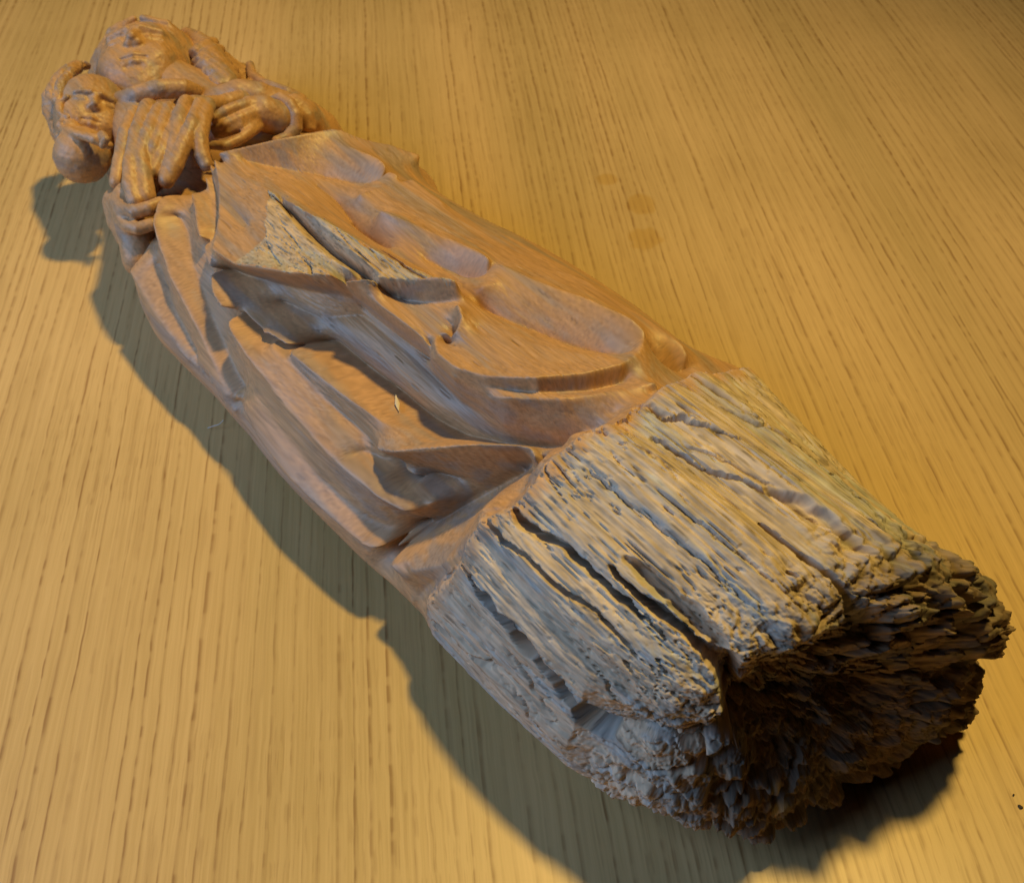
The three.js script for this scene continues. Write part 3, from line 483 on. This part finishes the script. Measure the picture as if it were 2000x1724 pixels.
const box = (x0, y0, x1, y1, h0, h1) => { const q = [pt(x0, y0, h0), pt(x1, y0, h0), pt(x0, y1, h0), pt(x1, y1, h0), pt(x0, y0, h1), pt(x1, y0, h1), pt(x0, y1, h1), pt(x1, y1, h1)]; return [[Math.min(...q.map(p => p.x)), h0 / 1000 - 0.002, Math.min(...q.map(p => p.z))], [Math.max(...q.map(p => p.x)), h1 / 1000 + 0.002, Math.max(...q.map(p => p.z))]]; };
const knife = (a, f) => (x, y, z) => { const [s, t] = toST(x, z); return a * fbm(x * f, y * f, z * f, 3) + 0.00006 * noise3(t * 1300, y * 1300, s * 160) + 0.00007 * noise3(t * 600, y * 600, s * 90); };
function frame(alpha, roll, yaw) {                           // right, towards the crown, out of the face
  const ca = Math.cos(alpha), sa = Math.sin(alpha), cr = Math.cos(roll), sr = Math.sin(roll);
  const R0 = new THREE.Vector3(1, 0, 0), U0 = new THREE.Vector3(0, sa, -ca), F0 = new THREE.Vector3(0, ca, sa);
  const U = U0.clone().multiplyScalar(cr).addScaledVector(R0, -sr), R = R0.clone().multiplyScalar(cr).addScaledVector(U0, sr);
  const F = F0.clone().multiplyScalar(Math.cos(yaw)).addScaledVector(R, Math.sin(yaw)), R2 = R.clone().multiplyScalar(Math.cos(yaw)).addScaledVector(F0, -Math.sin(yaw));
  return [R2, U, F];
}
function carveHead(name, nose, fr, k, cell, hair) {          // k: size against an adult head of 56 mm
  const [R, U, F] = fr, O = nose.clone().addScaledVector(F, -0.031 * k).addScaledVector(U, 0.002 * k);
  const L = (r, u, f) => O.clone().addScaledVector(R, r * k / 1000).addScaledVector(U, u * k / 1000).addScaledVector(F, f * k / 1000), mm = v => v * k / 1000;
  const e = mm(44), v = new Volume([O.x - e, Math.max(O.y - e, -0.002), O.z - e], [O.x + e, O.y + e, O.z + e], cell);
  const el = (p, r, kk, cut) => v.ellipsoid(L(...p), fr, r.map(mm), mm(kk), cut), cp = (a, kk, cut) => { const o = []; for (let i = 0; i < a.length; i += 4) o.push([L(a[i], a[i + 1], a[i + 2]), mm(a[i + 3])]); return v.chain(o, mm(kk), cut); };
  el([0, 4, 0], [23, 27, 22], 3); el([0, -6, 7], [19.5, 22, 17.5], 6); el([0, -15, 6], [17.5, 16.5, 17], 6); cp([0, -24, 11, 7.5, 0, -22, 6, 8], 7);
  for (const q of [-1, 1]) { cp([q * 9, -8, 17, 7, q * 8, -9, 16, 7], 5); cp([q * 11, 7, 21, 1.7, q * 3, 7.5, 24.5, 1.7], 3); }
  cp([0, 6, 23.6, 1.7, 0, -1.2, 27.4, 2.3], 3); for (const q of [-1, 1]) cp([q * 2.2, -2.8, 25.4, 1.6, q * 1.8, -2.8, 25.0, 1.6], 2);
  for (const q of [-1, 1]) { cp([q * 5.5, 3, 27, 2.6, q * 10.5, 2.6, 25, 2.8], 2.5, true); cp([q * 5.8, 2.4, 21.2, 2.5, q * 10, 2.2, 19.8, 2.6], 0.8); cp([q * 4.6, 1.2, 24.2, 0.55, q * 8, 0.2, 23.9, 0.6, q * 11.5, 1.2, 21.8, 0.5], 0.5, true); cp([q * 4, 5.6, 26, 0.5, q * 8, 6.0, 25.0, 0.6, q * 12, 4.2, 22, 0.5], 0.6, true); }
  cp([-4.6, -10.6, 23.6, 1.0, 0, -10.0, 25.0, 1.5, 4.6, -10.6, 23.6, 1.0], 1.6); cp([-3.6, -13.4, 23.2, 1.2, 3.6, -13.4, 23.2, 1.2, 0, -13.6, 24.0, 1.6], 1.6); cp([-5.4, -11.7, 24.6, 0.5, 0, -12.0, 26.4, 0.7, 5.4, -11.7, 24.6, 0.5], 0.6, true); cp([-3, -16.6, 24.5, 0.9, 3, -16.6, 24.5, 0.9], 2, true);
  hair(v, L, mm, el, cp, O);
  v.warp(knife(0.00035, 330));
  return v;
}
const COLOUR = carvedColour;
{ // her head, with hair drawn back and a thick lock over the shoulder
  const fr = frame(0.25, 0.17, 0.0), nose = pt(252, 60, 63);
  const face = carveHead('mother_head', nose, fr, 1.04, 0.00058, () => {});
  const head = face.mesh('mother_head', M_CARVED, COLOUR); statue.add(head);
  const [R, U, F] = fr, O = nose.clone().addScaledVector(F, -0.031).addScaledVector(U, 0.002);
  const L = (r, u, f) => O.clone().addScaledVector(R, r / 1000).addScaledVector(U, u / 1000).addScaledVector(F, f / 1000);
  const h = new Volume([O.x - 0.05, -0.002, O.z - 0.05], [O.x + 0.06, O.y + 0.045, O.z + 0.06], 0.0007);
  h.ellipsoid(L(0, 7, -6), fr, [0.0290, 0.0290, 0.026], 0.002);
  h.ellipsoid(L(0, -7, 21), fr, [0.0195, 0.0300, 0.024], 0.0015, true);
  for (const q of [-1, 1]) for (let i = 0; i < 5; i++) { const a = i * 2.6, w = 0.6 * (i % 2); h.chain([[L(q * 2, 25 + a * 0.5, 16 - a * 1.5), 0.0018], [L(q * (13 + a * 0.5), 21 + a * 0.4, 13.5 - a * 1.4 + w), 0.0024], [L(q * (21.5 + a * 0.6), 8, 6 - a + w), 0.0026], [L(q * (24 + a * 0.5), -7, 0 - a), 0.0026], [L(q * (23 + a * 0.4), -20, -5 - a), 0.0024]], 0.0012); }
  h.warp((x, y, z) => { const w = worley(x * 170, y * 170, z * 170); return 0.0006 * (0.5 - w[1] + w[0]); });
  head.add(h.mesh('hair', M_CARVED, COLOUR));
  const b = box(360, 40, 520, 190, 18, 52), lock = new Volume(b[0], b[1], 0.0007);
  lock.chain(ch(376, 82, 37, 5, 400, 112, 40, 7, 425, 148, 42, 7.5, 442, 170, 44, 5.5), 0.003).chain(ch(418, 118, 30, 7, 458, 152, 30, 7.5, 484, 168, 30, 7), 0.003);
  for (let i = 0; i < 6; i++) { const x = 392 + i * 9, y = 96 + i * 14, w = 3 * Math.sin(i * 2.1); lock.chain(ch(x - 24 + w, y + 12, 43, 1.8, x - 8, y + 3 + w, 47, 2.6, x + 10, y - 8, 46, 2.8, x + 26 + w, y - 14, 41, 2.4), 0.0022); }
  lock.chain(ch(366, 70, 42, 4, 386, 80, 43, 4.5, 398, 92, 43, 4), 0.002);
  lock.warp(knife(0.0006, 420));
  head.add(lock.mesh('hair_lock', M_CARVED, COLOUR));
}
{ // neck, chest and shoulders
  const b = box(300, 120, 700, 330, 0, 56), v = new Volume(b[0], b[1], 0.0008);
  v.chain(ch(315, 150, 40, 11, 360, 190, 36, 13, 400, 235, 32, 18), 0.006);
  v.chain(ch(330, 205, 28, 16, 430, 222, 27, 17, 500, 222, 25, 15), 0.008);
  v.chain(ch(420, 200, 44, 6, 470, 188, 48, 7.5, 505, 196, 46, 8, 560, 226, 37, 10, 620, 262, 29, 10.5, 655, 290, 23, 8), 0.005);
  v.chain(ch(470, 155, 24, 8, 500, 184, 25, 8, 560, 208, 30, 8, 600, 225, 30, 6), 0.004);
  v.chain(ch(488, 128, 38, 2.2, 492, 148, 38, 2.4, 520, 165, 41, 2.4, 560, 178, 42, 2.2, 590, 192, 38, 2), 0.0015);
  v.chain(ch(350, 260, 24, 20, 450, 290, 24, 24, 560, 290, 24, 22), 0.006);
  v.chain(ch(395, 180, 50, 0.7, 415, 215, 48, 0.8), 0.001, true);
  v.warp(knife(0.0004, 260));
  statue.add(v.mesh('mother_shoulders', M_CARVED, COLOUR));
}
{ // her left hand on the child, in a turned-back cuff
  const b = box(400, 170, 620, 310, 30, 66), v = new Volume(b[0], b[1], 0.00055);
  v.chain(ch(545, 232, 49, 7.2, 515, 222, 52, 7.6, 492, 218, 53, 6.6), 0.004);
  v.chain(ch(500, 205, 56, 3.2, 470, 208, 58, 2.9, 440, 218, 58.5, 2.6, 420, 230, 57.5, 2.3), 0.0016);
  v.chain(ch(495, 222, 55, 3.0, 468, 232, 56, 2.6, 440, 243, 55.5, 2.3, 420, 251, 53, 2.1), 0.0012);
  v.chain(ch(495, 235, 53, 2.8, 470, 246, 54, 2.4, 446, 256, 53, 2.1, 425, 262, 51, 2.0), 0.0012);
  v.chain(ch(500, 246, 51, 2.8, 485, 260, 52, 2.4, 468, 272, 52, 2.2, 440, 284, 52, 2.1, 416, 284, 51, 1.9), 0.0014);
  v.warp(knife(0.0002, 420));
  statue.add(v.mesh('mother_left_hand', M_CARVED, COLOUR));
  const c = new Volume(b[0], [b[1][0] + 0.01, b[1][1], b[1][2]], 0.0006);
  c.chain(ch(532, 196, 53, 2.0, 548, 193, 54.5, 2.8, 566, 205, 54, 3.0, 577, 226, 51, 3.0, 577, 250, 47, 3.0, 562, 268, 45, 2.6, 540, 275, 45, 2.2), 0.002);
  c.chain(ch(575, 215, 46, 7, 590, 235, 42, 9, 600, 255, 36, 9), 0.005); c.chain(ch(590, 205, 48, 2.4, 602, 226, 47, 2.6, 606, 250, 43, 2.4), 0.002);
  c.warp(knife(0.0002, 400));
  statue.add(c.mesh('sleeve_cuff', M_CARVED, COLOUR));
}
{ // her right hand under the child, wrist coming out of the sleeve
  const b = box(205, 370, 330, 520, 20, 62), v = new Volume(b[0], b[1], 0.0006);
  v.chain(ch(262, 395, 42, 9, 266, 430, 40, 8.6, 270, 480, 34, 7.2, 274, 505, 31, 7), 0.003);
  v.chain(ch(225, 392, 42, 2.6, 240, 405, 46, 2.8, 265, 414, 48.5, 3.0, 292, 406, 50, 2.8, 312, 396, 50, 2.4), 0.002);
  v.chain(ch(236, 432, 40, 2.6, 250, 441, 43.5, 2.6, 270, 446, 45, 2.6, 296, 438, 46, 2.4), 0.0016);
  v.chain(ch(230, 395, 38, 6, 238, 430, 36, 6, 240, 465, 33, 3), 0.003);
  v.warp(knife(0.00025, 380));
  statue.add(v.mesh('mother_right_hand', M_CARVED, COLOUR));
}
{ // the child: head with curls, arm around her neck, wrapped body, round orb
  const fr = frame(0.52, -0.06, 0.42), nose = pt(184, 198, 55);
  const v = carveHead('child_head', nose, fr, 0.70, 0.0005, () => {});
  const head = v.mesh('child_head', M_CARVED, COLOUR); statue.add(head);
  const [R, U, F] = fr, O = nose.clone().addScaledVector(F, -0.031 * 0.70).addScaledVector(U, 0.0014);
  const L = (r, u, f) => O.clone().addScaledVector(R, r * 0.0006).addScaledVector(U, u * 0.0006).addScaledVector(F, f * 0.0006);
  const h = new Volume([O.x - 0.034, O.y - 0.03, O.z - 0.034], [O.x + 0.034, O.y + 0.03, O.z + 0.04], 0.0005);
  h.ellipsoid(L(0, 5, -8), fr, [0.0178, 0.0186, 0.0160], 0.002); h.ellipsoid(L(0, -8, 22), fr, [0.0135, 0.0215, 0.0165], 0.001, true);
  for (const q of [[150, 130, 49, 3.0, 122, 150, 50, 3.4, 104, 180, 47, 3.4, 98, 215, 43, 3.2, 108, 248, 41, 2.6, 118, 268, 41, 2.0], [140, 140, 53, 2.2, 118, 165, 54, 2.4, 112, 192, 52, 2.2, 120, 215, 49, 2.0], [130, 190, 54, 1.4, 116, 202, 52, 1.8, 118, 222, 50, 1.8, 132, 228, 50, 1.6, 138, 216, 51, 1.4], [126, 232, 49, 1.8, 118, 246, 47, 2.0, 128, 258, 46, 1.8], [165, 126, 48, 2.6, 190, 122, 48, 2.6, 215, 132, 47, 2.6, 236, 152, 46, 2.6, 246, 176, 44, 2.4], [128, 142, 48, 2.6, 110, 160, 45, 3.0, 94, 190, 41, 2.8, 92, 220, 38, 2.4]]) h.chain(ch(...q), 0.001);
  h.warp(knife(0.0007, 500));
  head.add(h.mesh('curls', M_CARVED, COLOUR));
  const b1 = box(90, 230, 240, 360, 22, 56), o = new Volume(b1[0], b1[1], 0.0006), oc = pt(160, 303, 39);
  o.ball(oc, 0.0118, 0.002); o.chain(ch(125, 252, 48, 1.8, 150, 262, 51, 2.0, 185, 272, 51, 2.0, 212, 284, 48, 1.8), 0.0016); o.chain(ch(130, 232, 47, 3, 140, 250, 47, 3.4), 0.002);
  o.chain(ch(198, 262, 52, 1.6, 206, 272, 52.5, 1.8, 200, 284, 50, 1.5), 0.001);
  o.warp(knife(0.0004, 300)); statue.add(o.mesh('orb', M_CARVED, COLOUR));
  const b2 = box(200, 150, 460, 420, 24, 70), t = new Volume(b2[0], b2[1], 0.0006);
  t.chain(ch(235, 196, 47, 3.8, 270, 184, 52, 4.0, 310, 174, 54, 4.2, 355, 172, 53, 4.2, 380, 178, 50, 3.5), 0.003);   // arm
  t.chain(ch(225, 205, 40, 6, 250, 240, 40, 9, 290, 270, 40, 11, 320, 262, 40, 10), 0.005);
  t.chain(ch(270, 260, 40, 9, 268, 325, 38, 10, 275, 365, 39, 8), 0.005);
  t.chain(ch(320, 270, 40, 8, 350, 300, 40, 7, 380, 310, 40, 7), 0.005);
  for (const q of [[262, 222, 54, 3.4, 246, 260, 54, 3.4, 236, 310, 51, 3.2, 228, 355, 47, 3.0], [290, 212, 58, 4.2, 268, 262, 59, 3.6, 257, 320, 56, 3.6, 256, 360, 53, 3.6, 266, 392, 50, 3.6], [312, 212, 60, 3.0, 292, 258, 60, 3.2, 275, 305, 57, 3.4, 278, 350, 53, 4.0, 285, 385, 50, 4], [330, 210, 60, 2.8, 318, 245, 60, 2.8, 300, 290, 58, 2.8, 292, 325, 54, 2.8], [345, 222, 59, 2.6, 332, 262, 59, 2.7, 312, 305, 56, 2.8, 300, 335, 53, 3],
    [362, 200, 60, 3.2, 350, 235, 61, 3.4, 346, 270, 59, 3.2, 336, 310, 56, 2.8, 322, 346, 52, 2.6], [392, 204, 61, 3.2, 375, 245, 62, 3.2, 358, 285, 59, 3.4, 340, 325, 55, 3.6, 325, 352, 52, 3.2], [408, 205, 60, 3.0, 396, 235, 61, 3.2, 390, 270, 59, 3.4, 394, 305, 55, 3.4, 402, 322, 53, 2.6], [378, 204, 57, 4.0, 400, 206, 55, 4.0, 430, 204, 52, 4.0, 470, 198, 49, 5]]) t.chain(ch(...q), 0.0009);
  t.warp(knife(0.0003, 320)); statue.add(t.mesh('child_wrapped_body', M_CARVED, COLOUR));
}
//STATUE_END

// ------------------------------------------------------------------ the lamp and the window that light the table, both out of the picture
function plain(name, geometry, material, parent) { const m = new THREE.Mesh(geometry, material); m.name = name; m.castShadow = m.receiveShadow = true; parent.add(m); return m; }
{
  const lamp = new THREE.Group(); lamp.name = 'pendant_lamp'; lamp.position.copy(LAMP_POS); scene.add(lamp);
  lamp.userData = { label: 'warm globe bulb in a dark metal shade hanging above the table', category: 'lamp' };
  const metal = new THREE.MeshStandardMaterial({ color: new THREE.Color().setRGB(0.05, 0.045, 0.04), roughness: 0.5, metalness: 0.6, side: THREE.DoubleSide });
  plain('bulb', new THREE.SphereGeometry(0.058, 32, 20), new THREE.MeshStandardMaterial({ color: 0xffffff, emissive: new THREE.Color().setRGB(1, 0.71, 0.22), emissiveIntensity: 3 }), lamp);
  plain('shade', new THREE.LatheGeometry([[0.03, 0.20], [0.06, 0.195], [0.10, 0.13], [0.17, 0.03], [0.172, 0.03], [0.104, 0.134], [0.063, 0.20], [0.03, 0.205]].map(p => new THREE.Vector2(p[0], p[1])), 48), metal, lamp);
  plain('socket', new THREE.CylinderGeometry(0.03, 0.026, 0.10, 24).translate(0, 0.15, 0), metal, lamp);
  plain('cord', new THREE.CylinderGeometry(0.003, 0.003, 0.5, 10).translate(0, 0.45, 0), metal, lamp);
}
{
  const win = new THREE.Group(); win.name = 'window'; win.position.copy(WIN_POS); win.quaternion.copy(windowLight.quaternion); scene.add(win);
  win.userData = { label: 'small white framed window beside the table with cool daylight in it', category: 'window' };
  const white = new THREE.MeshStandardMaterial({ color: new THREE.Color().setRGB(0.7, 0.7, 0.68), roughness: 0.5 });
  plain('pane', new THREE.BoxGeometry(WIN_W, WIN_H, 0.004).translate(0, 0, 0.022), new THREE.MeshStandardMaterial({ color: 0x222222, emissive: new THREE.Color().setRGB(0.48, 0.69, 1.0), emissiveIntensity: 0.3, roughness: 0.2 }), win);
  for (const q of [-1, 1]) { plain('frame_side', new THREE.BoxGeometry(0.05, WIN_H + 0.1, 0.06).translate(q * (WIN_W / 2 + 0.026), 0, 0.03), white, win); plain('frame_rail', new THREE.BoxGeometry(WIN_W, 0.05, 0.06).translate(0, q * (WIN_H / 2 + 0.026), 0.03), white, win); }
}
// ------------------------------------------------------------------ small loose things
{
  const dark = new THREE.MeshStandardMaterial({ color: new THREE.Color().setRGB(0.06, 0.045, 0.035), roughness: 0.9 });
  const crumb = (px, py, r, label) => { const g = new THREE.IcosahedronGeometry(r, 2), p = g.attributes.position; for (let i = 0; i < p.count; i++) { const x = p.getX(i), y = p.getY(i), z = p.getZ(i), k = 1 + 0.45 * noise3(x * 1500 + px, y * 1500, z * 1500); p.setXYZ(i, x * k * 1.5, y * k * 0.7, z * k); } g.computeVertexNormals(); const q = at(px, py, 0), m = plain(crumb.n++ ? 'wood_crumb_00' + (crumb.n - 1) : 'wood_crumb', g, dark, scene); m.position.set(q.x, r * 0.55, q.z); m.rotation.y = px; m.userData = { label, category: 'crumb', group: 'dark crumbs on the table' }; };
  crumb.n = 0;
  crumb(1980, 1553, 0.00036, 'tiny dark wood crumb on the table, smaller of the two beside the broken end'); crumb(1994, 1577, 0.00055, 'small dark wood crumb on the table, larger of the two beside the broken end');
  const pale = new THREE.MeshStandardMaterial({ color: new THREE.Color().setRGB(0.62, 0.5, 0.32), roughness: 0.7 });
  const tip = (px, py, up) => { const q = hitSurface(px, py); return new THREE.Vector3(q.x, q.y + up, q.z); };
  function hitSurface(px, py) { const r = ray(px, py); for (let a = 0.2; a < 0.7; a += 0.0004) { const q = locate(r[0] * a, CAM_H + r[1] * a, r[2] * a), i = Math.round(q.row), j = Math.round(q.col); if (i > 0 && i < NV && j >= 0 && j < COLS.nA && q.r < q.R + D[i * NT + j] / 1000) return new THREE.Vector3(r[0] * a, CAM_H + r[1] * a, r[2] * a); } return at(px, py, 0.05); }
  const A = tip(773, 776, 0.0012), B = tip(779, 806, 0.0003), e = B.clone().sub(A), n = new THREE.Vector3(e.z, 0, -e.x).normalize().multiplyScalar(0.0008), mid = A.clone().lerp(B, 0.55);
  const sh = new THREE.BufferGeometry(), up = new THREE.Vector3(0, 0.0004, 0), P = [A, mid.clone().add(n), B, mid.clone().sub(n), A.clone().add(up), mid.clone().add(n).add(up), B.clone().add(up), mid.clone().sub(n).add(up)];
  sh.setAttribute('position', new THREE.Float32BufferAttribute(P.flatMap(p => [p.x, p.y, p.z]), 3)); sh.setIndex([0, 2, 1, 0, 3, 2, 4, 5, 6, 4, 6, 7, 0, 1, 5, 0, 5, 4, 1, 2, 6, 1, 6, 5, 2, 3, 7, 2, 7, 6, 3, 0, 4, 3, 4, 7]); sh.computeVertexNormals();
  const sm = plain('wood_splinter', sh, pale, scene); sm.userData = { label: 'pale wood splinter stuck upright in the orange fold of the robe', category: 'splinter' };
  const c = [[405, 836], [416, 832], [428, 828], [436, 820]].map(([x, y], i) => at(x, y, 0.0005 + 0.0008 * i)), tube = new THREE.TubeGeometry(new THREE.CatmullRomCurve3(c), 24, 0.00013, 6);
  const fb = plain('fibre', tube, new THREE.MeshStandardMaterial({ color: new THREE.Color().setRGB(0.7, 0.72, 0.75), roughness: 0.6 }), scene); fb.userData = { label: 'thin pale curled fibre lying on the table in the carving’s shadow', category: 'fibre' };
}

renderer.render(scene, camera);
